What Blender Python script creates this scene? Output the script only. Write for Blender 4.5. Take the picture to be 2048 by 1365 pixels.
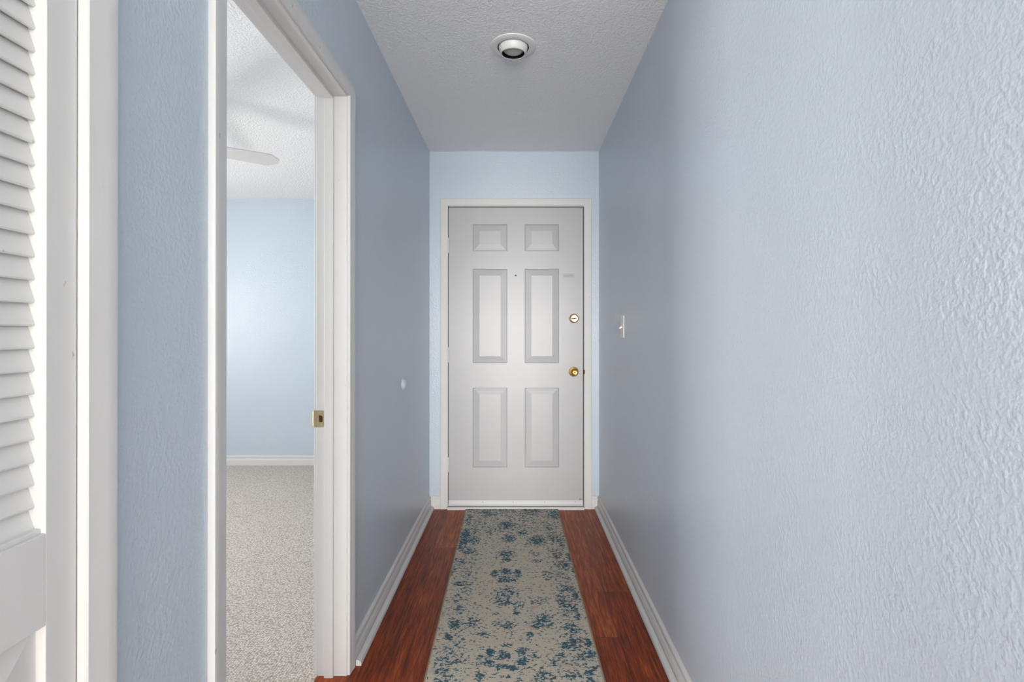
import bpy, bmesh, math, random
import numpy as np
from mathutils import Vector, Matrix

for o in list(bpy.data.objects):
    bpy.data.objects.remove(o)
S = bpy.context.scene
C = S.collection
PI = math.pi

# ------------------------------------------------------------------ camera
W, H, F = 2048, 1365, 1010.0
CAMZ = 1.21
PITCH = math.radians(0.12)
cam_d = bpy.data.cameras.new('camera')
cam = bpy.data.objects.new('camera', cam_d)
C.objects.link(cam)
cam.location = (0, 0, CAMZ)
cam.rotation_euler = (PI / 2 + PITCH, 0, 0)
cam_d.sensor_width = 36.0
cam_d.lens = F / W * 36.0
cam_d.shift_x = -10.0 / W
cam_d.shift_y = -(19.5 + F * math.tan(PITCH)) / W
cam_d.clip_start = 0.01
S.camera = cam

# ------------------------------------------------------------------ world, light, exposure
S.view_settings.view_transform = 'Standard'
S.view_settings.look = 'None'
S.view_settings.gamma = 1.0
S.view_settings.use_curve_mapping = False
S.view_settings.exposure = 0.32
S.cycles.max_bounces = 14
S.cycles.diffuse_bounces = 10
S.cycles.glossy_bounces = 6
S.cycles.sample_clamp_indirect = 8.0
S.cycles.caustics_reflective = False
S.cycles.caustics_refractive = False

world = bpy.data.worlds.new('daylight_sky')
S.world = world
world.use_nodes = True
bg = world.node_tree.nodes['Background']
bg.inputs['Color'].default_value = (0.80, 0.90, 1.0, 1)
bg.inputs['Strength'].default_value = 0.4

# daylight entering through the windows behind and beside the camera
WIN_REAR = (-2.3, 2.3, 0.05, 2.25)         # living room rear glass, widened to spread the light: x0, x1, z0, z1  (y = LY0)
WIN_SIDE_ADDED = (-3.6, -1.6, 0.75, 2.15)        # window added for its light, living room left wall: y0, y1, z0, z1  (x = -3.0)
WIN_BED = (1.47, 3.03, 0.80, 2.05)         # bedroom left wall: y0, y1, z0, z1      (x = -3.9)


def daylight(name, loc, rot, sx, sy, power, col):
    d = bpy.data.lights.new(name, 'AREA')
    d.shape = 'RECTANGLE'
    d.size, d.size_y = sx, sy
    d.energy = power
    d.color = col
    o = bpy.data.objects.new(name, d)
    o.location = loc
    o.rotation_euler = rot
    C.objects.link(o)
    return o


DAY = (1.0, 0.972, 0.935)
# lamps added outside the rear glass to brighten the hall, then the side lamps
daylight('street_light_rear', (0.0, -36.0, 2.2), (PI / 2, 0, 0), 13.0, 5.0, 9300, DAY)  # added distant lamp, lights the front door and near trim evenly
daylight('patio_light_rear', (0.0, -8.3, 0.5), (math.radians(120), 0, 0), 4.4, 1.4, 400, DAY)  # added lamp tilted up to brighten the hall ceiling
daylight('window_daylight_left', (-3.12, -2.6, 1.45), (PI / 2, 0, -PI / 2), 1.9, 1.3, 200, DAY)  # lamp for the invented left window, brightens the right hall wall
daylight('window_daylight_bedroom', (-4.02, 2.25, 1.425), (math.radians(68), 0, -PI / 2), 1.5, 1.15, 53, DAY)
daylight('ground_light_bedroom', (-4.25, 2.25, 0.75), (math.radians(125), 0, -PI / 2), 1.5, 0.6, 84, DAY)  # lamp added low and tilted up to brighten the bedroom ceiling


# ------------------------------------------------------------------ material helpers
def lin(r, g, b):
    f = lambda c: (c / 12.92 if c <= 0.04045 else ((c + 0.055) / 1.055) ** 2.4)
    return (f(r / 255), f(g / 255), f(b / 255), 1.0)


class NT:
    def __init__(self, name):
        self.m = bpy.data.materials.new(name)
        self.m.use_nodes = True
        self.t = self.m.node_tree
        self.b = self.t.nodes['Principled BSDF']

    def n(self, typ, **kw):
        nd = self.t.nodes.new(typ)
        for k, v in kw.items():
            if k in nd.inputs.keys() if isinstance(k, str) else False:
                nd.inputs[k].default_value = v
            else:
                setattr(nd, k, v)
        return nd

    def l(self, a, b):
        self.t.links.new(a, b)

    def coord(self, scale=(1, 1, 1)):
        tc = self.n('ShaderNodeTexCoord')
        mp = self.n('ShaderNodeMapping')
        mp.inputs['Scale'].default_value = scale
        self.l(tc.outputs['Object'], mp.inputs['Vector'])
        return mp.outputs['Vector']

    def noise(self, vec, scale, detail=2.0, rough=0.5, dist=0.0):
        nd = self.n('ShaderNodeTexNoise')
        nd.inputs['Scale'].default_value = scale
        nd.inputs['Detail'].default_value = detail
        nd.inputs['Roughness'].default_value = rough
        nd.inputs['Distortion'].default_value = dist
        self.l(vec, nd.inputs['Vector'])
        return nd.outputs['Fac']

    def ramp(self, fac, stops):
        r = self.n('ShaderNodeValToRGB')
        while len(r.color_ramp.elements) < len(stops):
            r.color_ramp.elements.new(0.5)
        for e, (p, c) in zip(r.color_ramp.elements, stops):
            e.position = p
            e.color = c if len(c) == 4 else (*c, 1)
        self.l(fac, r.inputs['Fac'])
        return r.outputs['Color']

    def math(self, op, a, b=None, c=None, clamp=False):
        nd = self.n('ShaderNodeMath')
        nd.operation = op
        nd.use_clamp = clamp
        for i, v in enumerate((a, b, c)):
            if v is None:
                continue
            if isinstance(v, (int, float)):
                nd.inputs[i].default_value = v
            else:
                self.l(v, nd.inputs[i])
        return nd.outputs[0]

    def mix(self, fac, a, b, mode='MIX'):
        nd = self.n('ShaderNodeMix')
        nd.data_type = 'RGBA'
        nd.blend_type = mode
        for i, v in ((0, fac), (6, a), (7, b)):
            if isinstance(v, (int, float, tuple)):
                nd.inputs[i].default_value = v
            else:
                self.l(v, nd.inputs[i])
        return nd.outputs[2]

    def bump(self, h, strength, dist, prev=None):
        nd = self.n('ShaderNodeBump')
        nd.inputs['Strength'].default_value = strength
        nd.inputs['Distance'].default_value = dist
        self.l(h, nd.inputs['Height'])
        if prev is not None:
            self.l(prev, nd.inputs['Normal'])
        return nd.outputs['Normal']

    def out(self, color=None, rough=None, normal=None, metallic=None, spec=None):
        for key, v in (('Base Color', color), ('Roughness', rough), ('Normal', normal), ('Metallic', metallic),
                       ('Specular IOR Level', spec)):
            if v is None:
                continue
            if isinstance(v, (int, float, tuple)):
                self.b.inputs[key].default_value = v
            else:
                self.l(v, self.b.inputs[key])
        return self.m


def mat_wall():
    k = NT('blue_satin_wall_paint')
    v = k.coord()
    fine = k.noise(v, 230, 2.0, 0.55)
    blob = k.noise(k.coord((1, 1, 0.85)), 135, 1.5, 0.5, 0.1)
    patch = k.noise(v, 9, 2.0)
    amp = k.ramp(patch, [(0.38, (0.55,) * 3), (0.62, (1.0,) * 3)])
    h1 = k.ramp(blob, [(0.40, (0, 0, 0)), (0.70, (1, 1, 1))])
    h = k.math('MULTIPLY_ADD', h1, amp, k.math('MULTIPLY', fine, 0.55))
    n = k.bump(h, 0.36, 0.0018)
    col = k.mix(k.noise(v, 3, 2), lin(189, 200, 211), lin(194, 205, 215))
    return k.out(col, k.math('MULTIPLY_ADD', fine, 0.15, 0.24), n, spec=0.5)


def mat_ceiling(name, col):
    k = NT(name)
    v = k.coord()
    a = k.noise(v, 95, 3.0, 0.6)
    b = k.noise(v, 45, 2.0, 0.5)
    h = k.math('ADD', k.ramp(a, [(0.4, (0, 0, 0)), (0.68, (1, 1, 1))]), k.math('MULTIPLY', b, 0.7))
    return k.out(col, 0.9, k.bump(h, 0.6, 0.004), spec=0.15)


def mat_trim(name='white_semigloss_trim', col=(213, 212, 210), rough=0.45, bump=0.12):
    k = NT(name)
    v = k.coord()
    a = k.noise(k.coord((40, 40, 5)), 6, 3.0)
    c = k.mix(k.noise(v, 7, 3), lin(*col), lin(*[x - 5 for x in col]))
    # a few chips and scuffs in the paint
    chip = k.ramp(k.noise(k.coord((1, 1, 0.45)), 62, 2.0, 0.5), [(0.755, (0, 0, 0)), (0.775, (1, 1, 1))])
    c = k.mix(k.math('MULTIPLY', chip, 0.45), c, lin(120, 112, 104))
    return k.out(c, rough, k.bump(a, bump, 0.001), spec=0.2)


def mat_door():
    k = NT('white_gloss_door_paint')
    v = k.coord()
    grain = k.noise(k.coord((60, 60, 4)), 4, 4.0, 0.6)
    wave = k.noise(v, 14, 2.0)
    h = k.math('MULTIPLY_ADD', wave, 0.8, k.math('MULTIPLY', grain, 0.6))
    c = k.mix(k.noise(v, 5, 3), lin(178, 178, 179), lin(173, 173, 175))
    return k.out(c, 0.36, k.bump(h, 0.25, 0.0022), spec=0.42)


def mat_wood():
    k = NT('reddish_strand_hardwood')
    tc = k.n('ShaderNodeTexCoord')
    sep = k.n('ShaderNodeSeparateXYZ')
    k.l(tc.outputs['Object'], sep.inputs[0])
    x, y = sep.outputs[0], sep.outputs[1]
    pw = 0.1236
    xs = k.math('DIVIDE', k.math('SUBTRACT', x, 0.4015), pw)
    idx = k.math('FLOOR', xs)
    fx = k.math('FRACT', xs)
    off = k.math('MULTIPLY', idx, 0.761)
    ys = k.math('ADD', k.math('DIVIDE', y, 1.45), k.math('ADD', k.math('FRACT', off), 0.383))
    iy = k.math('FLOOR', ys)
    fy = k.math('FRACT', ys)
    # random tone for each plank
    comb = k.n('ShaderNodeCombineXYZ')
    k.l(idx, comb.inputs[0])
    k.l(iy, comb.inputs[1])
    wn = k.n('ShaderNodeTexWhiteNoise')
    wn.noise_dimensions = '2D'
    k.l(comb.outputs[0], wn.inputs['Vector'])
    rnd = wn.outputs['Value']
    # strand streaks, shifted from plank to plank
    c2 = k.n('ShaderNodeCombineXYZ')
    k.l(k.math('MULTIPLY_ADD', rnd, 7.0, k.math('MULTIPLY', x, 62)), c2.inputs[0])
    k.l(k.math('MULTIPLY_ADD', rnd, 13.0, k.math('MULTIPLY', y, 3.2)), c2.inputs[1])
    s1 = k.noise(c2.outputs[0], 1.5, 5.0, 0.62, 0.5)
    c3 = k.n('ShaderNodeCombineXYZ')
    k.l(k.math('MULTIPLY_ADD', rnd, 3.0, k.math('MULTIPLY', x, 320)), c3.inputs[0])
    k.l(k.math('MULTIPLY_ADD', rnd, 5.0, k.math('MULTIPLY', y, 16)), c3.inputs[1])
    s2 = k.noise(c3.outputs[0], 1.0, 4.0, 0.6, 0.2)
    tone = k.math('ADD', k.math('MULTIPLY', s1, 0.62), k.math('MULTIPLY', s2, 0.38))
    tone = k.math('ADD', tone, k.math('MULTIPLY', k.math('SUBTRACT', rnd, 0.5), 0.10))
    col = k.ramp(tone, [(0.33, lin(66, 23, 7)), (0.45, lin(122, 48, 15)), (0.55, lin(154, 68, 25)),
                        (0.67, lin(194, 102, 46))])
    e1 = k.math('LESS_THAN', k.math('MINIMUM', fx, k.math('SUBTRACT', 1.0, fx)), 0.008)
    e2 = k.math('LESS_THAN', k.math('MINIMUM', fy, k.math('SUBTRACT', 1.0, fy)), 0.0007)
    e = k.math('MAXIMUM', e1, e2)
    col = k.mix(k.math('MULTIPLY', e, 0.7), col, lin(48, 20, 10))
    h = k.math('SUBTRACT', k.math('MULTIPLY', s2, 0.3), e)
    return k.out(col, k.math('MULTIPLY_ADD', s2, 0.2, 0.30), k.bump(h, 0.3, 0.0008), spec=0.3)


def mat_carpet():
    k = NT('beige_loop_carpet')
    v = k.coord()
    vo = k.n('ShaderNodeTexVoronoi')
    vo.inputs['Scale'].default_value = 145
    vo.inputs['Randomness'].default_value = 0.55
    k.l(k.coord((0.75, 1.15, 1)), vo.inputs['Vector'])
    dome = k.math('SUBTRACT', 1.0, vo.outputs['Distance'])
    big = k.noise(v, 2.2, 2.0)
    c = k.mix(big, lin(220, 211, 202), lin(234, 227, 219))
    c = k.mix(k.ramp(vo.outputs['Distance'], [(0.35, (0, 0, 0)), (0.75, (1, 1, 1))]), c, lin(150, 138, 125))
    c = k.mix(k.math('MULTIPLY', k.noise(v, 160, 2.0), 0.35), c, lin(188, 176, 163))
    return k.out(c, 0.95, k.bump(dome, 0.7, 0.006), spec=0.1)


def mat_rug():
    k = NT('distressed_teal_and_cream_rug_pile')
    v = k.coord()
    at = k.n('ShaderNodeAttribute')
    at.attribute_name = 'motif'
    dens = at.outputs['Fac']
    at2 = k.n('ShaderNodeAttribute')
    at2.attribute_name = 'charcoal'
    gr = at2.outputs['Fac']
    sp = k.noise(k.coord((0.72, 1.0, 1)), 104, 4.0, 0.70, 0.15)
    sp2 = k.noise(v, 42, 2.5, 0.55)
    sp3 = k.noise(k.coord((0.8, 1.0, 1)), 260, 2.0, 0.6)
    speck = k.math('ADD', k.math('ADD', k.math('MULTIPLY', sp, 1.25), k.math('MULTIPLY', sp2, 0.30)), k.math('MULTIPLY', sp3, 0.40))
    lvl = k.math('SUBTRACT', k.math('ADD', speck, k.math('MULTIPLY', dens, 0.225)), 0.482)
    mask = k.ramp(lvl, [(0.600, (0, 0, 0)), (0.640, (1, 1, 1))])
    soft = k.ramp(k.math('ADD', k.math('MULTIPLY', sp2, 0.75), k.math('MULTIPLY', dens, 0.32)),
                  [(0.40, (0, 0, 0)), (0.72, (1, 1, 1))])
    base = k.mix(k.noise(v, 11, 3.0), lin(208, 194, 172), lin(218, 206, 188))
    base = k.mix(k.math('MULTIPLY', soft, 0.6), base, lin(182, 194, 199))
    base = k.mix(k.math('MULTIPLY', k.ramp(k.noise(v, 16, 3.0), [(0.62, (0, 0, 0)), (0.75, (1, 1, 1))]), 0.5), base, lin(172, 148, 128))
    fib = k.noise(k.coord((1, 2.2, 1)), 330, 2.0)
    lite = k.ramp(k.noise(k.coord((0.8, 1.1, 1)), 175, 2.0, 0.6), [(0.60, (0, 0, 0)), (0.68, (1, 1, 1))])
    base = k.mix(k.math('MULTIPLY', lite, 0.55), base, lin(226, 221, 212))
    teal = k.mix(sp2, lin(34, 76, 92), lin(62, 106, 116))
    teal = k.mix(gr, teal, lin(78, 82, 86))
    c = k.mix(k.math('MULTIPLY', mask, 0.93), base, teal)
    c = k.mix(k.math('MULTIPLY', fib, 0.24), c, lin(96, 92, 86), 'MULTIPLY')
    c = k.mix(at.outputs['Alpha'], c, c)
    h = k.math('ADD', k.math('MULTIPLY', fib, 0.7), k.math('MULTIPLY', mask, -0.3))
    return k.out(c, 0.95, k.bump(h, 0.5, 0.003), spec=0.08)


def mat_plain(name, col, rough=0.5, metallic=0.0, nscale=30, amount=6, bump=0.05, spec=0.5):
    k = NT(name)
    v = k.coord()
    n = k.noise(v, nscale, 3.0)
    c = k.mix(n, lin(*col), lin(*[max(0, x - amount) for x in col]))
    return k.out(c, rough, k.bump(n, bump, 0.001), metallic, spec)


M = dict(
    wall=mat_wall(),
    lwall=mat_plain('warm_white_living_room_paint', (226, 226, 226), 0.6, 0, 60, 4, 0.1, 0.3),  # unseen walls made pale instead of blue to bounce more light
    ceil=mat_ceiling('white_textured_ceiling', lin(244, 243, 243)),
    bceil=mat_ceiling('white_textured_bedroom_ceiling', lin(238, 237, 236)),
    trim=mat_trim(),
    door=mat_door(),
    closet=mat_trim('white_closet_door_paint', (214, 213, 211), 0.42, 0.10),
    wood=mat_wood(),
    carpet=mat_carpet(),
    rug=mat_rug(),
    lcarpet=mat_plain('pale_grey_living_room_carpet', (214, 213, 210), 0.95, 0, 150, 14, 0.4, 0.1),  # unseen floor invented pale to bounce light up to the ceiling
    rugedge=mat_plain('tan_rug_binding', (172, 152, 128), 0.95, 0, 200, 25, 0.4, 0.1),
    brass=mat_plain('polished_brass', (220, 182, 110), 0.2, 1.0, 50, 22, 0.03),
    brass_pale=mat_plain('pale_polished_brass', (236, 216, 172), 0.24, 1.0, 50, 14, 0.03),
    brass_dull=mat_plain('worn_antique_brass', (208, 190, 154), 0.42, 1.0, 130, 50, 0.15),
    brass_dark=mat_plain('tarnished_brass_recess', (92, 66, 30), 0.4, 1.0, 90, 20, 0.1),
    dark=mat_plain('dark_gap', (26, 24, 22), 0.8, 0, 30, 6),
    latch=mat_plain('bare_wood_in_latch_hole', (92, 52, 34), 0.8, 0, 120, 40, 0.3),
    plastic=mat_plain('white_plastic', (232, 230, 224), 0.35, 0, 30, 3, 0.0),
    enamel=mat_plain('white_enamel_metal', (226, 225, 222), 0.4, 0, 40, 4, 0.02),
    baffle=mat_plain('black_baffle', (20, 20, 20), 0.6, 0, 30, 4),
    bulb=mat_plain('frosted_glass_bulb', (186, 186, 182), 0.35, 0, 40, 16, 0.05),
    fan=mat_plain('white_fan_lacquer', (220, 216, 211), 0.4, 0, 20, 4, 0.02),
    steel=mat_plain('brushed_screw_steel', (150, 148, 144), 0.4, 1.0, 90, 25, 0.1),
)


# ------------------------------------------------------------------ mesh helpers
def tag(o, label=None, cat=None, group=None, kind=None):
    if label: o['label'] = label
    if cat: o['category'] = cat
    if group: o['group'] = group
    if kind: o['kind'] = kind
    return o


def link(name, bm, m, parent=None, smooth=False, angle=None):
    bmesh.ops.recalc_face_normals(bm, faces=bm.faces[:])
    me = bpy.data.meshes.new(name)
    bm.to_mesh(me)
    bm.free()
    for mm in (m if isinstance(m, (list, tuple)) else [m]):
        me.materials.append(mm)
    o = bpy.data.objects.new(name, me)
    C.objects.link(o)
    if parent is not None:
        o.parent = parent
    if smooth:
        for p in me.polygons:
            p.use_smooth = True
        if angle is not None:
            me.set_sharp_from_angle(angle=math.radians(angle))
    return o


def thing(name, loc, rot=(0, 0, 0)):
    o = bpy.data.objects.new(name, None)
    o.empty_display_size = 0.05
    o.location = loc
    o.rotation_euler = rot
    C.objects.link(o)
    return o


def box(bm, x0, x1, y0, y1, z0, z1, bev=0.0, seg=2):
    vs = [bm.verts.new((x, y, z)) for z in (z0, z1) for (x, y) in ((x0, y0), (x1, y0), (x1, y1), (x0, y1))]
    fs = []
    for q in ((3, 2, 1, 0), (4, 5, 6, 7), (0, 1, 5, 4), (1, 2, 6, 5), (2, 3, 7, 6), (3, 0, 4, 7)):
        fs.append(bm.faces.new([vs[i] for i in q]))
    if bev > 0:
        es = {e for f in fs for e in f.edges}
        bmesh.ops.bevel(bm, geom=list(es), offset=bev, segments=seg, profile=0.5, affect='EDGES')
    return bm


def NB():
    return bmesh.new()


def boxes(lst, bev=0.0):
    bm = NB()
    for b in lst:
        box(bm, *b, bev=bev)
    return bm


def sweep_u(profile, u0, u1, ztop, zbot, place):
    """Three-sided frame around an opening u0..u1 x zbot..ztop with mitred corners.
    profile: closed polygon of (a, b); a = distance outward from the opening edge, b = height off the wall."""
    bm = NB()
    rows = []
    for (su, cu, z, dz) in ((-1, u0, zbot, 0), (-1, u0, ztop, 1), (1, u1, ztop, 1), (1, u1, zbot, 0)):
        rows.append([bm.verts.new(place(cu + su * a, z + dz * a, b)) for a, b in profile])
    n = len(profile)
    for i in range(3):
        for j in range(n):
            k = (j + 1) % n
            bm.faces.new((rows[i][j], rows[i][k], rows[i + 1][k], rows[i + 1][j]))
    bm.faces.new(rows[0][::-1])
    bm.faces.new(rows[3])
    return bm


def extrude_profile(bm, profile, p0, p1, place):
    """Prism: profile (b, z) run from p0 to p1 along a wall; place(s, b, z) -> xyz."""
    r0 = [bm.verts.new(place(p0, b, z)) for b, z in profile]
    r1 = [bm.verts.new(place(p1, b, z)) for b, z in profile]
    n = len(profile)
    for j in range(n):
        k = (j + 1) % n
        bm.faces.new((r0[j], r0[k], r1[k], r1[j]))
    bm.faces.new(r0[::-1])
    bm.faces.new(r1)


def lathe(bm, prof, seg=40, axis='Z', origin=(0, 0, 0)):
    """prof: list of (r, h); revolve about axis."""
    rings = []
    ox, oy, oz = origin

    def P(r, h, t):
        c, s = r * math.cos(t), r * math.sin(t)
        if axis == 'Z': return (ox + c, oy + s, oz + h)
        if axis == 'Y': return (ox + c, oy + h, oz + s)
        return (ox + h, oy + c, oz + s)
    for r, h in prof:
        if r < 1e-6:
            rings.append([bm.verts.new(P(0, h, 0))])
        else:
            rings.append([bm.verts.new(P(r, h, 2 * PI * i / seg)) for i in range(seg)])
    for a, b in zip(rings, rings[1:]):
        for i in range(seg):
            j = (i + 1) % seg
            if len(a) == 1 and len(b) == 1: continue
            if len(a) == 1: bm.faces.new((a[0], b[j], b[i]))
            elif len(b) == 1: bm.faces.new((a[i], a[j], b[0]))
            else: bm.faces.new((a[i], a[j], b[j], b[i]))
    return bm


# ------------------------------------------------------------------ the room shell
XL, XR, YF, ZC = -0.597, 0.560, 3.447, 2.4387
XLI = -0.706                                 # bedroom side of the left wall
HALL0 = -0.6                                 # where the hall opens to the living room
CD0, CD1, CDT = -0.52, 0.6915, 2.035         # closet opening
BD0, BD1, BDT = 1.0286, 1.7735, 2.036        # bedroom doorway (jamb to jamb)
FD0, FD1, FDT = -0.4715, 0.4566, 2.0625       # front door opening
JT = 0.018
BX0, BX1, BY0, BY1, BZC = -3.9, XLI, 0.80, 4.55, 2.402   # bedroom
LX0, LX1, LY0 = -3.0, 3.2, -7.5                          # living room


def struct(o, label, cat):
    return tag(o, label, cat, kind='structure')


# floors
bm = boxes([(-0.700, 0.70, HALL0, 3.56, -0.12, 0.0), (-0.700, XLI + 0.03, 0, 0.7, -0.12, -0.05)])
struct(link('floor', bm, M['wood']), 'reddish brown hardwood plank floor of the hall', 'floor')
bm = boxes([(LX0 - 0.1, LX1 + 0.1, LY0 - 0.1, HALL0, -0.12, 0.004)])
struct(link('floor_living', bm, M['lcarpet']), 'beige carpet of the living room behind the camera', 'carpet')
bm = boxes([(BX0 - 0.1, -0.700, BY0 - 0.05, BY1 + 0.1, -0.12, 0.004)])
struct(link('floor_bedroom', bm, M['carpet']), 'beige loop pile carpet on the bedroom floor', 'carpet')
bm = boxes([(-1.45, -0.700, HALL0 + 0.0, BY0 - 0.05, -0.12, 0.0)])
struct(link('floor_closet', bm, M['wood']), 'floor inside the closet behind the louvered door', 'floor')

# ceilings
bm = boxes([(XLI, XR + 0.12, HALL0, YF + 0.12, ZC, ZC + 0.1), (LX0 - 0.1, LX1 + 0.1, LY0 - 0.1, HALL0, ZC, ZC + 0.1),
            (-1.45, XLI, HALL0, BY0 - 0.05, ZC, ZC + 0.1)])
struct(link('ceiling', bm, M['ceil']), 'textured white ceiling over the hall', 'ceiling')
bm = boxes([(BX0 - 0.1, BX1, BY0 - 0.05, BY1 + 0.1, BZC, BZC + 0.12)])
struct(link('ceiling_bedroom', bm, M['bceil']), 'bright textured ceiling seen through the bedroom doorway', 'ceiling')

# walls
bm = boxes([(XLI, XL, HALL0, CD0 - JT, 0, ZC), (XLI, XL, CD0 - JT, CD1 + JT, CDT + JT, ZC),
            (XLI, XL, CD1 + JT, BD0 - JT, 0, ZC), (XLI, XL, BD0 - JT, BD1 + JT, BDT + JT, ZC),
            (XLI, XL, BD1 + JT, BY1, 0, ZC)])
struct(link('wall_left', bm, M['wall']), 'blue textured wall on the left with the bedroom doorway', 'wall')
bm = boxes([(XR, XR + 0.12, HALL0, YF + 0.12, 0, ZC)])
struct(link('wall_right', bm, M['wall']), 'long blue textured wall along the right side', 'wall')
bm = boxes([(XL, FD0 - JT, YF, YF + 0.12, 0, ZC), (FD1 + JT, XR, YF, YF + 0.12, 0, ZC),
            (FD0 - JT, FD1 + JT, YF, YF + 0.12, FDT + JT, ZC)])
struct(link('wall_front', bm, M['wall']), 'blue wall at the end of the hall around the front door', 'wall')
bm = boxes([(BX0, BX1, BY1, BY1 + 0.1, 0, BZC)])
struct(link('wall_bedroom_end', bm, M['wall']), 'pale blue far wall of the bedroom through the doorway', 'wall')
a, b, c, d = WIN_BED
bm = boxes([(BX0 - 0.1, BX0, BY0 - 0.05, a, 0, BZC), (BX0 - 0.1, BX0, b, BY1 + 0.1, 0, BZC),
            (BX0 - 0.1, BX0, a, b, 0, c), (BX0 - 0.1, BX0, a, b, d, BZC)])
struct(link('wall_bedroom_window', bm, M['wall']), 'blue bedroom wall with the window, out of view', 'wall')
bm = boxes([(BX0, XLI, BY0 - 0.05, BY0, 0, ZC)])
struct(link('wall_bedroom_near', bm, M['wall']), 'blue bedroom wall shared with the closet, out of view', 'wall')
bm = boxes([(-1.45, -1.40, HALL0, BY0 - 0.05, 0, ZC)])
struct(link('wall_closet', bm, M['wall']), 'rear wall of the closet behind the louvered door', 'wall')
bm = boxes([(LX0, XLI, HALL0 - 0.1, HALL0, 0, ZC), (XR + 0.12, LX1, HALL0, HALL0 + 0.1, 0, ZC)])
struct(link('wall_living_front', bm, M['lwall']), 'living room wall either side of the hall opening, behind the camera', 'wall')
bm = boxes([(LX1, LX1 + 0.1, LY0, HALL0 + 0.1, 0, ZC)])
struct(link('wall_living_right', bm, M['lwall']), 'right living room wall behind the camera', 'wall')
a, b, c, d = WIN_REAR
bm = boxes([(LX0, a, LY0 - 0.1, LY0, 0, ZC), (b, LX1, LY0 - 0.1, LY0, 0, ZC), (a, b, LY0 - 0.1, LY0, 0, c), (a, b, LY0 - 0.1, LY0, d, ZC)])
struct(link('wall_living_rear', bm, M['lwall']), 'rear living room wall with the tall window, behind the camera', 'wall')
a, b, c, d = WIN_SIDE_ADDED
bm = boxes([(LX0 - 0.1, LX0, LY0, a, 0, ZC), (LX0 - 0.1, LX0, b, HALL0, 0, ZC), (LX0 - 0.1, LX0, a, b, 0, c), (LX0 - 0.1, LX0, a, b, d, ZC)])
struct(link('wall_living_left', bm, M['lwall']), 'left living room wall with the wide window, behind the camera', 'wall')

# window frames behind the camera and in the bedroom
a, b, c, d = WIN_REAR
bm = boxes([(a, a + .05, LY0 - .08, LY0 - .02, c, d), (b - .05, b, LY0 - .08, LY0 - .02, c, d), (a, b, LY0 - .08, LY0 - .02, c, c + .05),
            (a, b, LY0 - .08, LY0 - .02, d - .05, d), ((a + b) / 2 - .025, (a + b) / 2 + .025, LY0 - .08, LY0 - .02, c, d)])
struct(link('window_1', bm, M['trim']), 'white window frame in the rear living room wall', 'window')
for i, (xw, (a, b, c, d)) in enumerate(((LX0, WIN_SIDE_ADDED), (BX0, WIN_BED))):
    bm = boxes([(xw - .08, xw - .02, a, a + .05, c, d), (xw - .08, xw - .02, b - .05, b, c, d), (xw - .08, xw - .02, a, b, c, c + .05),
                (xw - .08, xw - .02, a, b, d - .05, d), (xw - .08, xw - .02, (a + b) / 2 - .02, (a + b) / 2 + .02, c, d)])
    struct(link('window_%d' % (i + 2), bm, M['trim']),
           ('white window frame in the left living room wall', 'white window frame in the bedroom wall')[i], 'window')

# ------------------------------------------------------------------ trim
CW = 0.048
CAS = [(0.0, 0.0), (0.0, 0.0075), (0.002, 0.0095), (0.012, 0.0102), (0.030, 0.0128), (0.042, 0.0142), (0.0465, 0.0135), (CW, 0.0110), (CW, 0.0)]


def pl_left(u, z, b):       # on the hall side of the left wall
    return (XL + b, u, z)


def pl_bed(u, z, b):        # on the bedroom side
    return (XLI - b, u, z)


def pl_front(u, z, b):
    return (u, YF - b, z)


RV = 0.005
# bedroom doorway
t = link('trim_1', sweep_u([(a + RV, b) for a, b in CAS], BD0, BD1, BDT, 0, pl_left), M['trim'], smooth=True, angle=35)
struct(t, 'white casing and jamb around the open bedroom doorway', 'door frame')
DEP = XL - XLI
jp = [(JT, 0.0), (0.0015, 0.0), (0, -0.0015), (0, -0.0455), (-0.0095, -0.0455), (-0.011, -0.047), (-0.011, -0.0751), (-0.0095, -0.0766),
      (0, -0.0766), (0, -DEP + 0.0015), (0.0015, -DEP), (JT, -DEP)]
j = link('jamb', sweep_u(jp, BD0, BD1, BDT, 0, pl_left), M['trim'], parent=t)
bc = link('casing', sweep_u([(a + RV, b) for a, b in CAS], BD0, BD1, BDT, 0, pl_bed), M['trim'], parent=t, smooth=True, angle=35)

# strike plate let into the jamb where the door would latch
ZS = 0.9027
bm = NB()
ys = BD1 - 0.0012
prof = [(-0.6745, 0.0), (-0.7080, 0.0), (-0.7150, 0.001), (-0.7195, 0.004)]   # lip curls round the jamb corner
pts = []
hh = 0.029


def plate_outline():
    x0, x1, r = -0.6755, -0.7075, 0.006
    o = []
    for cx, cz, t0 in ((x0 - r, hh - r, 0.0),):
        for i in range(6):
            an = t0 + (PI / 2) * i / 5
            o.append((cx + r * math.cos(an), cz + r * math.sin(an)))
    o += [(x1, hh), (x1, -hh)]
    for i in range(6):
        an = -PI / 2 + (PI / 2) * i / 5
        o.append((x0 - r + r * math.cos(an), -hh + r + r * math.sin(an)))
    return o


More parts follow.
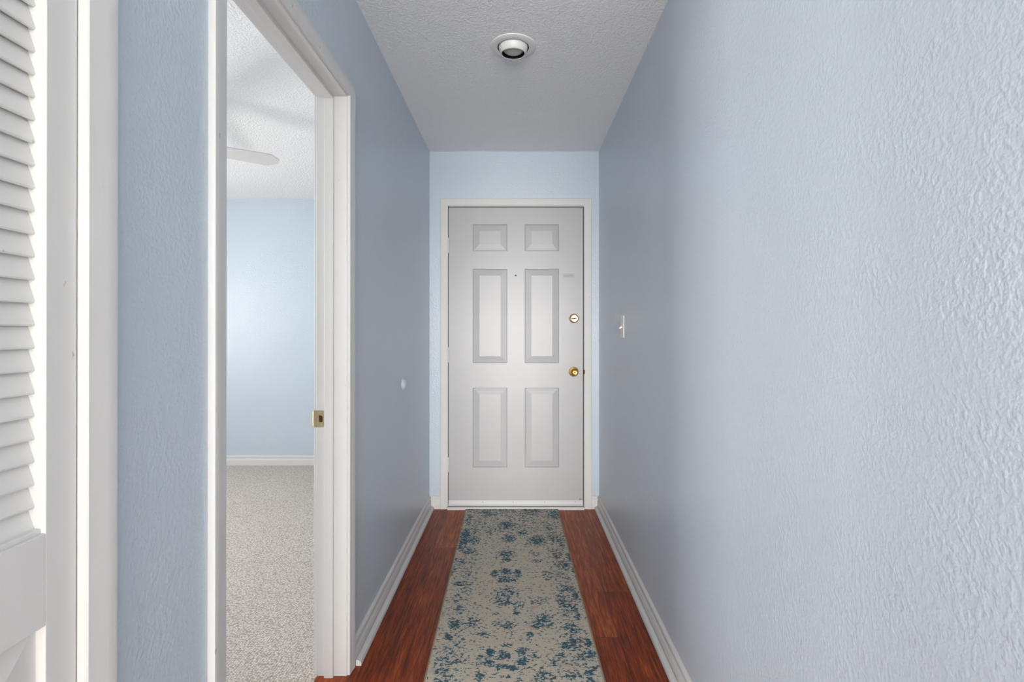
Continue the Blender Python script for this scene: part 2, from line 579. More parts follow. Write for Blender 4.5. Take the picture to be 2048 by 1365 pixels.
ol = plate_outline()
top = [bm.verts.new((x, ys - 0.0006, ZS + z)) for x, z in ol]
bot = [bm.verts.new((x, ys + 0.0012, ZS + z)) for x, z in ol]
bm.faces.new(top)
bm.faces.new(bot[::-1])
for i in range(len(ol)):
    k = (i + 1) % len(ol)
    bm.faces.new((top[i], bot[i], bot[k], top[k]))
sp = link('strike_plate', bm, M['brass_dull'], parent=t)
sp['label'] = 'worn brass strike plate'
bm = NB()
N = 8
rows = []
for i in range(N + 1):
    f = i / N
    x = -0.7075 - 0.0125 * f
    y = ys + 0.0065 * f * f
    h2 = hh - 0.004 * f * f
    rows.append([bm.verts.new((x, y - 0.0006, ZS - h2)), bm.verts.new((x, y - 0.0006, ZS + h2)),
                 bm.verts.new((x, y + 0.0010, ZS + h2)), bm.verts.new((x, y + 0.0010, ZS - h2))])
for r0, r1 in zip(rows, rows[1:]):
    for q in range(4):
        bm.faces.new((r0[q], r0[(q + 1) % 4], r1[(q + 1) % 4], r1[q]))
bm.faces.new(rows[-1])
bm.faces.new(rows[0][::-1])
link('lip', bm, M['brass_dull'], parent=sp, smooth=True, angle=40)
bm = NB()     # D-shaped latch hole
hp = [(-0.6815, 0.006), (-0.6835, 0.0095), (-0.6875, 0.0115), (-0.6925, 0.0115), (-0.6945, 0.013), (-0.6945, -0.0095), (-0.6925, -0.0115), (-0.6835, -0.0115), (-0.6815, -0.008)]
tv = [bm.verts.new((x, ys - 0.0012, ZS + z)) for x, z in hp]
bv = [bm.verts.new((x, ys, ZS + z)) for x, z in hp]
bm.faces.new(tv)
for i in range(len(hp)):
    k = (i + 1) % len(hp)
    bm.faces.new((tv[i], bv[i], bv[k], tv[k]))
link('latch_hole', bm, M['latch'], parent=sp)
for dz in (0.021, -0.021):
    bm = NB()
    lathe(bm, [(0, -0.0018), (0.0012, -0.0018), (0.0014, -0.0010), (0.0022, -0.0018), (0.0036, -0.0014), (0.0040, 0.0)], 16, 'Y', (-0.6875, ys - 0.0004, ZS + dz))
    s = link('screw', bm, M['brass_dull'], parent=sp)
    bm = NB()
    lathe(bm, [(0, -0.0021), (0.0013, -0.0021), (0.0013, -0.001)], 10, 'Y', (-0.6875, ys - 0.0004, ZS + dz))
    link('screw_slot', bm, M['dark'], parent=s) if False else bm.free()

# closet opening
t = link('trim_2', sweep_u([(a, b) for a, b in CAS], CD0, CD1, CDT, 0, pl_left), M['trim'], smooth=True, angle=35)
struct(t, 'white casing around the louvered closet door at left edge', 'door frame')
link('jamb', sweep_u([(JT, 0), (0.0, 0.0), (0.0, -DEP), (JT, -DEP)], CD0, CD1, CDT, 0, pl_left), M['trim'], parent=t)

# front door frame
t = link('trim_3', sweep_u([(a + 0.003, b) for a, b in [(0.0, 0.0), (0.0, 0.010), (0.002, 0.012), (0.020, 0.0135), (0.040, 0.015), (0.046, 0.0142), (0.049, 0.011), (0.049, 0.0)]],
                           FD0, FD1, FDT, 0, pl_front), M['trim'], smooth=True, angle=35)
struct(t, 'white casing around the closed front door', 'door frame')
link('jamb', sweep_u([(JT, 0.0), (0.0, 0.0), (0.0, -0.052), (-0.012, -0.052), (-0.012, -0.115), (JT, -0.115)], FD0, FD1, FDT, 0, pl_front), M['trim'], parent=t)
bm = boxes([(0.4545, 0.4560, YF - 0.004, YF + 0.02, 0.905, 0.955)])
bm2 = NB()
box(bm2, 0.4555, 0.4625, YF - 0.0125, YF + 0.02, 0.918, 0.946, 0.001)
sk = link('strike_plate', bm2, M['brass_dark'], parent=t)
sk['label'] = 'dark tarnished strike plate'
bm.free()

# sill under the front door
bm = NB()
extrude_profile(bm, [(0.0, 0.0), (0.030, 0.0), (0.030, 0.011), (0.024, 0.016), (-0.02, 0.019), (-0.11, 0.019), (-0.11, 0.0)], FD0 - 0.0, FD1 + 0.0,
                lambda s, b, z: (s, YF - b, z))
struct(link('trim_4', bm, M['trim'], smooth=True, angle=30), 'white painted sill under the front door', 'door sill')

# baseboards with shoe moulding
BP = [(0, 0), (0.013, 0), (0.013, 0.046), (0.0122, 0.049), (0.0085, 0.054), (0.0072, 0.060), (0.0082, 0.067), (0.0106, 0.073), (0.0100, 0.080), (0.0068, 0.085), (0.003, 0.088), (0, 0.0885)]
SP = [(0.0152, 0.0), (0.034, 0.0), (0.034, 0.008), (0.032, 0.0145), (0.027, 0.0185), (0.021, 0.0205), (0.0152, 0.021)]


def base_run(name, label, s0, s1, place, shoe0=None, shoe1=None):
    bm = NB()
    extrude_profile(bm, BP, s0, s1, place)
    o = struct(link(name, bm, M['trim'], smooth=True, angle=30), label, 'baseboard')
    if shoe0 is not None:
        bm = NB()
        extrude_profile(bm, SP, shoe0, shoe1, place)
        link('shoe_moulding', bm, M['trim'], parent=o, smooth=True, angle=40)
    return o


YO = BD1 + RV + CW
base_run('baseboard_left', 'white baseboard with shoe moulding along the left hall wall', YO, YF, lambda s, b, z: (XL + b, s, z), YO + 0.001, YF - 0.0135)
base_run('baseboard_right', 'white baseboard with shoe moulding along the right hall wall', HALL0, YF, lambda s, b, z: (XR - b, s, z), HALL0, YF - 0.0135)
base_run('baseboard_front_left', 'short white baseboard between front door casing and left wall', XL + 0.0135, FD0 - 0.052, lambda s, b, z: (s, YF - b, z))
base_run('baseboard_front_right', 'short white baseboard between front door casing and right wall', FD1 + 0.052, XR - 0.0135, lambda s, b, z: (s, YF - b, z))
base_run('baseboard_closet_side', 'white baseboard between closet and bedroom doorway casings', CD1 + CW, BD0 - RV - CW, lambda s, b, z: (XL + b, s, z), CD1 + CW + .002, BD0 - RV - CW - .002)
base_run('baseboard_bedroom', 'white baseboard along the far bedroom wall on carpet', BX0, BX1, lambda s, b, z: (s, BY1 - b, z + 0.004))

# ------------------------------------------------------------------ front door
DX0, DX1, DZ0, DZ1 = -0.4680, 0.4508, 0.022, 2.0578
DY = YF + 0.004                                # slab face
DXM = lambda px: (px - 1034) / 292.7
DZM = lambda py: CAMZ + (663 - py) / 292.7
panels = []
for (xa, xb) in ((945.5, 1014.5), (1049.5, 1118)):
    for (ya, yb) in ((449, 502.5), (538, 726.5), (776, 935.5)):
        panels.append((DXM(xa), DXM(xb), DZM(yb), DZM(ya)))


def panelled_slab(bm, x0, x1, z0, z1, panels, rings, place, back):
    xs = sorted({x0, x1} | {p[i] for p in panels for i in (0, 1)})
    zs = sorted({z0, z1} | {p[i] for p in panels for i in (2, 3)})
    cache = {}

    def V(x, z, d):
        key = (round(x, 5), round(z, 5), round(d, 5))
        if key not in cache:
            cache[key] = bm.verts.new(place(x, z, d))
        return cache[key]
    for i in range(len(xs) - 1):
        for k in range(len(zs) - 1):
            cx, cz = (xs[i] + xs[i + 1]) / 2, (zs[k] + zs[k + 1]) / 2
            if any(p[0] < cx < p[1] and p[2] < cz < p[3] for p in panels):
                continue
            bm.faces.new((V(xs[i], zs[k], 0), V(xs[i + 1], zs[k], 0), V(xs[i + 1], zs[k + 1], 0), V(xs[i], zs[k + 1], 0)))
    for (a, b, c, d) in panels:
        gx = [x for x in xs if a - 1e-6 <= x <= b + 1e-6]
        gz = [z for z in zs if c - 1e-6 <= z <= d + 1e-6]
        prev = None
        for q, (ins, dep) in enumerate(rings):
            cur = [V(a + ins, c + ins, dep), V(b - ins, c + ins, dep), V(b - ins, d - ins, dep), V(a + ins, d - ins, dep)]
            if prev:
                for e in range(4):
                    bm.faces.new((prev[e], prev[(e + 1) % 4], cur[(e + 1) % 4], cur[e]))
            prev = cur
        bm.faces.new(prev)
    # edges and back
    fr = [V(x0, z0, 0), V(x1, z0, 0), V(x1, z1, 0), V(x0, z1, 0)]
    bk = [V(x0, z0, back), V(x1, z0, back), V(x1, z1, back), V(x0, z1, back)]
    bm.faces.new(bk[::-1])
    # side walls follow every border vertex
    for fix, vals, mk in (('z', xs, lambda v: (v, z0)), ('z', xs, lambda v: (v, z1)), ('x', zs, lambda v: (x0, v)), ('x', zs, lambda v: (x1, v))):
        ring = [V(*mk(v), 0) for v in vals]
        e0, e1 = V(*mk(vals[0]), back), V(*mk(vals[-1]), back)
        bm.faces.new(ring + [e1, e0])


bm = NB()
panelled_slab(bm, DX0, DX1, DZ0, DZ1, panels,
              [(0, 0), (0.0025, 0.0055), (0.007, 0.0088), (0.0100, 0.0086), (0.0115, 0.0066), (0.046, 0.0002)],
              lambda x, z, d: (x, DY + d, z), 0.044)
fd = link('door_1', bm, M['door'])
struct(fd, 'closed white six panel front door at the end of the hall', 'door')

# sweep along its bottom
bm = NB()
extrude_profile(bm, [(0.0, 0.022), (0.014, 0.0225), (0.015, 0.030), (0.0105, 0.033), (0.0095, 0.058), (0.008, 0.060), (0.0, 0.060)], DX0 + 0.001, DX1 - 0.001,
                lambda s, b, z: (s, DY - b, z))
sw = link('door_sweep', bm, M['trim'], parent=fd, smooth=True, angle=30)
for px in (966, 1026, 1089, 1150):
    bm = NB()
    lathe(bm, [(0, -0.0014), (0.0022, -0.0012), (0.003, 0.0)], 12, 'Y', (DXM(px), DY - 0.0098, 0.046))
    link('screw', bm, M['steel'], parent=sw)
bm = NB()
box(bm, 0.424, 0.441, DY - 0.006, DY + 0.001, 0.0605, 0.0665, 0.001)
link('sweep_clip', bm, M['steel'], parent=sw)

# weatherstrip round the leaf, coloured dark to deepen the shade of the gap
bm = boxes([(DX1 - 0.001, FD1, DY + 0.007, DY + 0.016, DZ0, FDT), (FD0, DX0 + 0.001, DY + 0.007, DY + 0.016, DZ0, FDT), (DX0, DX1, DY + 0.007, DY + 0.016, DZ1 - 0.001, FDT)])
link('weatherstrip', bm, M['dark'], parent=fd)

# hinges
for zc in (DZM(491.5), DZM(709.5), DZM(928.5)):
    bm = NB()
    z = zc - 0.051
    seg = [0.0, 0.036, 0.068, 0.102]
    for a, b in zip(seg, seg[1:]):
        lathe(bm, [(0, z + a), (0.0062, z + a), (0.0068, z + a + 0.0012), (0.0068, z + b - 0.0012), (0.0062, z + b), (0, z + b)], 14, 'Z', (-0.4705, YF - 0.0065, 0))
    lathe(bm, [(0, z - 0.004), (0.004, z - 0.003), (0.0045, z), (0, z)], 12, 'Z', (-0.4705, YF - 0.0065, 0))
    box(bm, -0.4740, -0.4668, YF - 0.006, YF + 0.003, z + 0.001, z + 0.101)
    link('hinge', bm, M['trim'], parent=fd, smooth=True, angle=40)

# knob with rosette and turn button
KX, KZ = 0.3880, DZM(744)
bm = NB()
lathe(bm, [(0, 0.0), (0.0335, 0.0), (0.0335, -0.003), (0.031, -0.0065), (0.022, -0.009), (0.0145, -0.011)], 44, 'Y', (KX, DY, KZ))
kn = link('door_knob', bm, M['brass'], parent=fd, smooth=True, angle=35)
kn['label'] = 'polished brass door knob'
bm = NB()
lathe(bm, [(0.0125, -0.010), (0.0115, -0.022), (0.013, -0.028), (0.020, -0.034), (0.0252, -0.042), (0.0262, -0.049), (0.0245, -0.055),
           (0.0205, -0.0595), (0.0165, -0.0610), (0.0158, -0.0596), (0.0125, -0.0590), (0.0120, -0.0606), (0.0102, -0.0612), (0.0096, -0.0585), (0, -0.0585)], 44, 'Y', (KX, DY, KZ))
link('knob_grip', bm, M['brass'], parent=kn, smooth=True, angle=35)
bm = NB()
box(bm, KX - 0.0055, KX + 0.0055, DY - 0.0645, DY - 0.058, KZ - 0.0055, KZ + 0.0055, 0.0012)
link('turn_button', bm, M['brass_dark'], parent=kn)

# deadbolt with thumb turn
BXX, BZ = 0.3885, DZM(637.5)
bm = NB()
lathe(bm, [(0, 0.0), (0.0325, 0.0), (0.0325, -0.004), (0.0300, -0.0095), (0.0255, -0.0125), (0.0240, -0.0118), (0.012, -0.0122), (0, -0.0124)], 44, 'Y', (BXX, DY, BZ))
db = link('deadbolt', bm, M['brass_pale'], parent=fd, smooth=True, angle=30)
db['label'] = 'polished brass deadbolt'
bm = NB()
prof = []
n = 22
for side in (0, 1):
    pass
rows = []
for i in range(n + 1):
    f = i / n * 2 - 1
    w = 0.0058 * (1 - f * f) ** 0.6 + 0.0012
    hgt = 0.013 + 0.004 * (1 - f * f)
    x = BXX + 0.0225 * f
    rows.append([bm.verts.new((x, DY - 0.0118, BZ - w)), bm.verts.new((x, DY - 0.012 - hgt * 0.8, BZ - w * 0.75)), bm.verts.new((x, DY - 0.012 - hgt, BZ)),
                 bm.verts.new((x, DY - 0.012 - hgt * 0.8, BZ + w * 0.75)), bm.verts.new((x, DY - 0.0118, BZ + w))])
for r0, r1 in zip(rows, rows[1:]):
    for q in range(4):
        bm.faces.new((r0[q], r0[q + 1], r1[q + 1], r1[q]))
bm.faces.new(rows[0][::-1])
bm.faces.new(rows[-1])
link('thumb_turn', bm, M['brass_pale'], parent=db, smooth=True, angle=50)

# peephole and painted-over chain plate
bm = NB()
lathe(bm, [(0.0078, 0.0), (0.0078, -0.002), (0.0058, -0.0032), (0.0042, -0.0022), (0.0042, 0.0)], 24, 'Y', (DXM(1031.5), DY, DZM(551.5)))
pe = link('peephole', bm, M['door'], parent=fd, smooth=True, angle=35)
bm = NB()
lathe(bm, [(0, -0.0005), (0.0042, -0.0004), (0.0042, 0.0005)], 20, 'Y', (DXM(1031.5), DY - 0.001, DZM(551.5)))
link('lens', bm, M['baffle'], parent=pe)
bm = NB()
cz, x0, x1 = DZM(551.5), DXM(1124.5), DXM(1148.5)
box(bm, x0, x1, DY - 0.0040, DY + 0.001, cz - 0.0155, cz + 0.0155, 0.0010)
cp = link('chain_plate', bm, M['door'], parent=fd)
bm = NB()
box(bm, x0 + 0.006, x1 - 0.006, DY - 0.0130, DY - 0.003, cz + 0.0025, cz + 0.0065, 0.001)
box(bm, x0 + 0.006, x1 - 0.006, DY - 0.0130, DY - 0.003, cz - 0.0065, cz - 0.0025, 0.001)
link('slide_rail', bm, M['door'], parent=cp)

# ------------------------------------------------------------------ louvered closet door (two folding leaves)
CF = XL - 0.004                                # face of the leaves
CT = 0.030


def closet_leaf(y0, y1, parent):
    st = 0.0452
    z0, z1 = 0.012, 2.025
    lz0, lz1 = 0.952, 1.925                    # louvered opening
    pz0, pz1 = 0.14, 0.834                     # lower panel opening
    bm = NB()
    bv = 0.0012
    for (a, b) in ((y0, y0 + st), (y1 - st, y1)):
        box(bm, CF - CT, CF, a, b, z0, z1, bv)
    for (a, b) in ((z0, pz0), (pz1, lz0), (lz1, z1)):
        box(bm, CF - CT, CF, y0 + st - 0.001, y1 - st + 0.001, a, b, bv)
    # small stop bead under the slats
    box(bm, CF - CT, CF - 0.006, y0 + st - .001, y1 - st + .001, lz0 - .002, lz0 + 0.006, 0.001)
    fr = link('leaf_frame', bm, M['closet'], parent=parent)
    # slats: front edge low, back edge high
    bm = NB()
    pitch = 0.0291
    n = int((lz1 - lz0) / pitch) + 1
    ya, yb = y0 + st - 0.003, y1 - st + 0.003
    for i in range(n):
        zc = lz0 + 0.014 + i * pitch
        fx, bx = CF - 0.0150, CF - CT + 0.0020
        hf, hb = zc - 0.011, zc + 0.0235
        th = 0.0045
        prof = [(fx, hf), (fx + 0.0012, hf + 0.002), (fx + 0.0006, hf + 0.0045), (bx + 0.002, hb + th * 0.8), (bx, hb + th * 0.6), (bx - 0.0, hb), (fx - 0.003, hf - 0.0002)]
        r0 = [bm.verts.new((x, ya, z)) for x, z in prof]
        r1 = [bm.verts.new((x, yb, z)) for x, z in prof]
        for q in range(len(prof)):
            k = (q + 1) % len(prof)
            bm.faces.new((r0[q], r0[k], r1[k], r1[q]))
        bm.faces.new(r0[::-1])
        bm.faces.new(r1)
    link('louver_slats', bm, M['closet'], parent=parent)
    # raised lower panel
    bm = NB()
    ya, yb = y0 + st, y1 - st
    panelled_slab(bm, ya - 0.002, yb + 0.002, pz0 - 0.002, pz1 + 0.002, [(ya + .003, yb - .003, pz0 + .003, pz1 - .003)],
                  [(0, 0), (0.052, -0.0060), (0.054, -0.0066)], lambda u, z, d: (CF - 0.0125 - d, u, z), 0.012)
    link('lower_panel', bm, M['closet'], parent=parent)


cl = thing('door_2', (0, 0, 0))
struct(cl, 'white louvered bifold closet door at the left edge', 'door')
EDGE = 0.6895
mid = (EDGE + CD0 + 0.003) / 2
closet_leaf(mid + 0.0015, EDGE, cl)
closet_leaf(CD0 + 0.003, mid - 0.0015, cl)

# ------------------------------------------------------------------ runner rug
RW, RL, RT = 0.618, 2.44, 0.0075
rug_root = (-0.0222, 2.62)
ROT = math.radians(0.92)
# motif centres (rug coordinates read along the pile: u across, d = distance down the hall)
mot = [  # px, py, half-width px, half-height px, strength, charcoal   (photo positions of the worn medallions)
    (1014, 1052, 22, 7, .9, 0), (1012, 1060, 34, 6, .6, .2), (1018, 1080, 14, 8, .75, .1), (1044, 1068, 12, 5, .9, 0), (1074, 1084, 19, 10, .95, 0),
    (1012, 1112, 18, 10, .7, .5), (1070, 1111, 9, 6, .65, 0), (978, 1065, 9, 5, .6, 0), (979, 1072, 8, 4, .6, 0),
    (990, 1150, 8, 7, .9, 0), (1012, 1146, 12, 8, 1.0, 0), (1036, 1150, 8, 8, 1.0, 0), (1010, 1160, 18, 6, .8, 0), (1022, 1165, 14, 4, .9, 0), (1004, 1165, 10, 4, .9, 0),
    (1015, 1122, 12, 5, .8, .2), (920, 1171, 12, 6, 1.0, 0), (1072, 1126, 10, 4, .55, .2), (1094, 1154, 10, 9, .55, .4),
    (1014, 1190, 24, 12, .62, 0), (1014, 1209, 7, 6, 1.1, 0), (1000, 1205, 16, 10, .55, 0), (1035, 1212, 14, 6, .5, 0), (1078, 1205, 22, 9, .5, 0),
    (1010, 1250, 22, 10, .5, .1), (1014, 1257, 9, 7, 1.05, 0), (1032, 1230, 7, 4, .9, 0), (990, 1231, 8, 4, .6, 0),
    (1088, 1246, 22, 15, .85, 0), (1078, 1254, 12, 8, .9, 0), (1060, 1274, 7, 6, 1.1, 0), (965, 1273, 11, 5, .7, 0), (938, 1287, 6, 4, .7, 0),
    (946, 1247, 14, 12, .8, 0), (910, 1252, 14, 13, .95, .4), (896, 1278, 11, 7, .95, .3), (920, 1220, 8, 6, .8, .2), (908, 1298, 12, 8, .6, .1),
    (981, 1309, 10, 9, 1.05, 0), (1044, 1306, 11, 9, .95, 0), (1008, 1315, 13, 11, 1.05, 0), (977, 1329, 12, 7, 1.0, 0), (1045, 1327, 12, 8, 1.0, 0),
    (1002, 1338, 12, 6, 1.1, 0), (1024, 1340, 13, 5, 1.1, 0), (1014, 1295, 12, 4, .8, 0), (1068, 1317, 12, 8, .55, 0), (960, 1319, 9, 7, .65, 0),
    (1146, 1288, 10, 7, 1.1, .1), (1132, 1297, 12, 9, 1.0, .1), (1176, 1289, 10, 8, 1.1, 0), (1160, 1285, 9, 8, .8, .7), (1165, 1316, 16, 10, .8, .1),
    (1120, 1320, 18, 14, .55, .3), (1108, 1330, 10, 7, .8, 0), (1180, 1312, 9, 12, .9, 0), (1140, 1258, 16, 9, .9, 0), (1150, 1266, 15, 6, .7, 0),
    (1124, 1205, 9, 12, .9, .1), (1134, 1215, 12, 6, .9, 0), (1152, 1196, 9, 10, .9, .1), (1148, 1222, 9, 12, .8, .6), (1155, 1235, 8, 8, .9, .2),
    (1136, 1180, 14, 9, .75, .1), (1150, 1145, 9, 12, .7, .1), (1132, 1136, 12, 9, .75, .2), (1141, 1115, 9, 12, .85, .1), (1112, 1110, 14, 16, .7, 1.0),
    (1120, 1132, 10, 8, .7, .8), (1108, 1080, 13, 14, .6, .8), (1098, 1060, 12, 12, .65, .4), (1122, 1086, 8, 18, .7, .2), (1108, 1032, 14, 12, .85, .2),
    (1060, 1026, 26, 9, .75, .45), (1020, 1024, 28, 6, .6, .3), (974, 1030, 14, 8, .85, 0), (990, 1028, 24, 8, .55, .1), (940, 1021, 10, 5, .8, 0),
    (938, 1042, 7, 14, .75, 0), (930, 1072, 12, 14, .95, 0), (928, 1085, 12, 9, 1.0, .1), (948, 1084, 13, 10, .75, .1), (924, 1097, 10, 8, .8, 0),
    (938, 1106, 14, 8, .8, 0), (920, 1126, 14, 8, .65, 0), (950, 1064, 10, 10, .6, 0), (960, 1135, 6, 4, .4, 0), (906, 1145, 8, 10, .5, .1),
    (938, 1155, 8, 9, .55, .6), (915, 1200, 14, 14, .45, .1), (888, 1325, 18, 12, .55, .1), (885, 1348, 18, 8, .7, .1), (914, 1322, 8, 12, .6, 0),
    (960, 1355, 10, 7, .7, 0), (1012, 1360, 12, 6, 1.0, 0), (1085, 1352, 18, 9, .65, .1), (1105, 1360, 12, 8, .8, 0), (1150, 1360, 24, 7, .95, 0),
    (1178, 1350, 9, 10, 1.05, 0), (1190, 1340, 8, 8, .7, 0), (1070, 1340, 30, 6, .3, 0), (1042, 1351, 8, 4, .6, 0),
]
NX, NY = 104, 408
cr, sr = math.cos(ROT), math.sin(ROT)
gu = np.linspace(-RW / 2, RW / 2, NX + 1)
gv = np.linspace(-RL / 2, RL / 2, NY + 1)
U, V = np.meshgrid(gu, gv)                      # rows: v
RCY = 3.432 - RL / 2
XW = rug_root[0] + U * cr - (V + RCY - 2.6) * sr
YW = RCY + U * sr + V * cr
YS = np.where(YW < 1.76, 3.52 - YW, YW)      # the pattern repeats, mirrored, towards the near end
dens = np.zeros_like(U)
gre = np.zeros_like(U)
wsum = np.full_like(U, 1e-3)
for (px, py, rx, ry, s, g) in mot:
    d = CAMZ * F / (py - 663.0)
    x = (px - 1034.0) * d / F
    wx = rx * d / F
    wy = ry * d / (py - 663.0)
    q = ((XW - x) / wx) ** 2 + ((YS - d) / wy) ** 2
    w = np.exp(-(q / 1.15) ** 1.6)
    dens = np.maximum(dens, s * w)
    gre += g * w
    wsum += w
# the unseen near end repeats the far border
near = np.exp(-((V + RL / 2 - 0.16) / 0.10) ** 2) * 0.7
dens = np.maximum(dens, near)
# faint worn border lines along both long sides
bl = np.exp(-((np.abs(U) - 0.235) / 0.05) ** 2) * 0.34
dens = np.maximum(dens, bl)
dens = np.maximum(dens, 0.36 / (1 + np.exp(-(YW - 2.95) / 0.12)))
gre = np.clip(gre / wsum, 0, 1)
bm = NB()
lay_m = bm.verts.layers.float.new('motif')
lay_g = bm.verts.layers.float.new('charcoal')
grid = []
for jj in range(NY + 1):
    row = []
    for ii in range(NX + 1):
        e = min(ii, NX - ii, jj, NY - jj)
        zt = RT - (0.0028 if e == 0 else 0.0)
        vv = bm.verts.new((float(U[jj, ii]), float(V[jj, ii]), zt))
        vv[lay_m] = float(dens[jj, ii])
        vv[lay_g] = float(gre[jj, ii])
        row.append(vv)
    grid.append(row)
for jj in range(NY):
    for ii in range(NX):
        bm.faces.new((grid[jj][ii], grid[jj][ii + 1], grid[jj + 1][ii + 1], grid[jj + 1][ii]))
rg = thing('runner_rug', (rug_root[0] - (RCY - 2.6) * sr, RCY, 0.0005), (0, 0, ROT))
tag(rg, 'distressed teal and cream runner rug on hall floor before the front door', 'rug')
link('pile', bm, M['rug'], parent=rg)
bm = NB()
hw, hl = RW / 2, RL / 2
for (a, b, c, d) in ((-hw - .004, -hw + .001, -hl, hl), (hw - .001, hw + .004, -hl, hl), (-hw - .004, hw + .004, -hl - .004, -hl + .001), (-hw - .004, hw + .004, hl - .001, hl + .004)):
    box(bm, a, b, c, d, 0.0, RT - 0.0006, 0.0012)
box(bm, -hw, hw, -hl, hl, 0.0, 0.002)
link('binding', bm, M['rugedge'], parent=rg)

# ------------------------------------------------------------------ light switch on the right wall
SY, SZ = 2.668, 1.2345
sw = thing('light_switch', (XR, SY, SZ))
tag(sw, 'white toggle light switch on the right hall wall', 'light switch')
bm = NB()
box(bm, -0.0062, 0.0, -0.036, 0.036, -0.0585, 0.0585, 0.0028, 3)
link('wall_plate', bm, M['plastic'], parent=sw, smooth=True, angle=50)
bm = NB()
box(bm, -0.0072, -0.005, -0.0055, 0.0055, -0.0125, 0.0125, 0.0006)
tb = link('toggle', bm, M['plastic'], parent=sw)
bm = NB()
vs = []
for (x, z, hy, hz) in ((-0.006, -0.001, 0.0048, 0.0055), (-0.020, -0.0085, 0.0036, 0.0036)):
    vs.append([bm.verts.new((x, sy * hy, z + sz * hz)) for sy, sz in ((-1, -1), (1, -1), (1, 1), (-1, 1))])
for q in range(4):
    bm.faces.new((vs[0][q], vs[0][(q + 1) % 4], vs[1][(q + 1) % 4], vs[1][q]))
bm.faces.new(vs[1])
bm.faces.new(vs[0][::-1])
bmesh.ops.bevel(bm, geom=bm.edges[:], offset=0.0007, segments=2, affect='EDGES')
link('toggle_lever', bm, M['plastic'], parent=tb)
for dz in (0.030, -0.030):
    bm = NB()
    lathe(bm, [(0, -0.0072), (0.002, -0.007), (0.0032, -0.006)], 12, 'X', (0, 0, dz))
    link('screw', bm, M['steel'], parent=sw)

# ------------------------------------------------------------------ wall bumper painted with the wall
bp = thing('door_stop_bumper', (XL, 2.64, 0.934))
tag(bp, 'round domed door bumper painted blue on the left hall wall', 'door bumper')
bm = NB()
lathe(bm, [(0.0318, 0.0), (0.0318, 0.003), (0.0300, 0.0052), (0.0305, 0.0062), (0.0290, 0.0095), (0.0235, 0.0150), (0.015, 0.0190), (0.007, 0.0206), (0, 0.0210)], 40, 'X')
link('bumper_dome', bm, mat_plain('blue_painted_plastic', (194, 205, 215), 0.35, 0, 60, 6, 0.05), parent=bp, smooth=True, angle=50)

# ------------------------------------------------------------------ recessed eyeball light
EX, EY = -0.0165, 2.176
el = thing('recessed_ceiling_light', (EX, EY, ZC))
tag(el, 'white recessed eyeball light in the hall ceiling, switched off', 'ceiling light')
bm = NB()
lathe(bm, [(0.0990, 0.0), (0.0985, -0.0030), (0.0950, -0.0052), (0.082, -0.0066), (0.0700, -0.0070), (0.0680, -0.0055), (0.0680, 0.03), (0.0990, 0.03)], 64, 'Z')
link('trim_ring', bm, M['enamel'], parent=el, smooth=True, angle=40)
bm = NB()
R = 0.0635
tilt = math.radians(3)
prof = []
th0 = math.acos(0.0520 / R)          # opening radius
for i in range(15):
    t_ = math.radians(40) - (math.radians(40) + th0) * i / 14
    prof.append((R * math.cos(t_), R * math.sin(t_) + 0.0065))
zb = prof[-1][1]
prof += [(0.0500, zb - 0.0006), (0.0488, zb + 0.001)]
lathe(bm, prof, 56, 'Z')
rot = Matrix.Rotation(tilt, 4, 'X')
bmesh.ops.transform(bm, matrix=rot, verts=bm.verts[:])
bm2 = NB()
lathe(bm2, [(0.050, -0.0012), (0.0685, -0.0012)], 48, 'Z')
link('housing', bm2, M['baffle'], parent=el)  # dark ring over the ceiling face, imitates the shaded gap round the ball
ball = link('eyeball', bm, M['enamel'], parent=el, smooth=True, angle=50)
bm = NB()
lathe(bm, [(0.0488, zb + 0.001), (0.0490, -0.0015), (0, -0.0015)], 48, 'Z')
bmesh.ops.transform(bm, matrix=rot, verts=bm.verts[:])
link('baffle', bm, M['baffle'], parent=ball, smooth=True, angle=50)
bm = NB()
lathe(bm, [(0, zb - 0.0010), (0.012, zb - 0.0006), (0.025, zb + 0.0010), (0.036, zb + 0.0045), (0.0430, zb + 0.010), (0.0450, zb + 0.016), (0.043, zb + 0.024), (0.036, -0.004)], 44, 'Z')
bmesh.ops.translate(bm, verts=bm.verts[:], vec=(0.0012, -0.0016, 0.0020))
bmesh.ops.transform(bm, matrix=rot, verts=bm.verts[:])
link('light_bulb', bm, M['bulb'], parent=ball, smooth=True, angle=60)

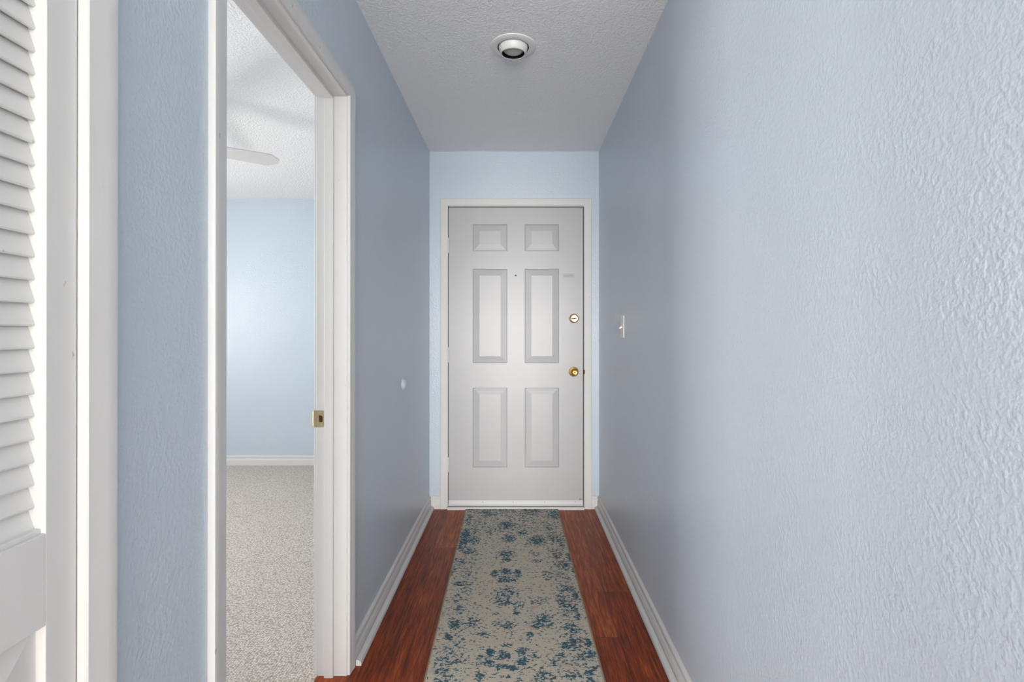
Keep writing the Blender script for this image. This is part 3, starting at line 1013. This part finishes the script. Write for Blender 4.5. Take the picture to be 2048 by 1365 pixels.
# ------------------------------------------------------------------ bedroom ceiling fan
FZ = 2.20
TIP = Vector((-1.388, 2.945))
ang0 = math.radians(35)
BLEN = 0.665
hub = TIP - BLEN * Vector((math.cos(ang0), math.sin(ang0)))
fan = thing('ceiling_fan', (hub.x, hub.y, BZC))
tag(fan, 'white five blade ceiling fan in the bedroom, one blade tip in the doorway', 'ceiling fan')
dz = FZ - BZC
bm = NB()
lathe(bm, [(0, 0), (0.07, 0), (0.07, -0.02), (0.055, -0.045), (0.02, -0.055), (0, -0.055)], 36)
link('canopy', bm, M['fan'], parent=fan, smooth=True, angle=40)
bm = NB()
lathe(bm, [(0, -0.05), (0.012, -0.05), (0.012, dz + 0.06), (0, dz + 0.06)], 20)
link('downrod', bm, M['fan'], parent=fan, smooth=True, angle=40)
bm = NB()
lathe(bm, [(0, dz + 0.075), (0.05, dz + 0.07), (0.095, dz + 0.05), (0.105, dz + 0.02), (0.10, dz - 0.01), (0.075, dz - 0.035), (0.05, dz - 0.07), (0.03, dz - 0.085), (0, dz - 0.09)], 44)
link('motor_housing', bm, M['fan'], parent=fan, smooth=True, angle=45)
blade0 = iron0 = None
for i in range(5):
    an = ang0 + i * 2 * PI / 5
    if blade0 is None:
        bm = NB()
        w0, w1, x0, x1 = 0.052, 0.067, 0.18, BLEN
        ol = [(x0, -w0 + .012), (x0 + 0.012, -w0), (x1 - 0.060, -w1), (x1 - 0.050, -w1 + 0.002), (x1 - 0.006, -0.026), (x1 - 0.001, -0.018), (x1, -0.008), (x1, 0.008), (x1 - 0.001, 0.018),
              (x1 - 0.006, 0.026), (x1 - 0.050, w1 - 0.002), (x1 - 0.060, w1), (x0 + 0.012, w0), (x0, w0 - .012)]
        tv = [bm.verts.new((x, y, 0.0032)) for x, y in ol]
        bv = [bm.verts.new((x, y, -0.0032)) for x, y in ol]
        bm.faces.new(tv)
        bm.faces.new(bv[::-1])
        for q in range(len(ol)):
            k = (q + 1) % len(ol)
            bm.faces.new((tv[q], tv[k], bv[k], bv[q]))
        bmesh.ops.transform(bm, matrix=Matrix.Rotation(math.radians(-11), 4, 'X'), verts=bm.verts[:])
        bl = blade0 = link('blade', bm, M['fan'], parent=fan)
        bm = NB()
        box(bm, 0.085, 0.19, -0.014, 0.014, -0.010, -0.003, 0.002)
        box(bm, 0.18, 0.235, -0.034, 0.034, -0.0085, -0.0045, 0.002)
        bmesh.ops.transform(bm, matrix=Matrix.Rotation(math.radians(-11), 4, 'X'), verts=bm.verts[:])
        ir = iron0 = link('blade_iron', bm, M['fan'], parent=bl)
    else:
        bl = blade0.copy()
        C.objects.link(bl)
        bl.parent = fan
        ir = iron0.copy()
        C.objects.link(ir)
        ir.parent = bl
    bl.location = (0, 0, dz)
    bl.rotation_euler = (0, 0, an)
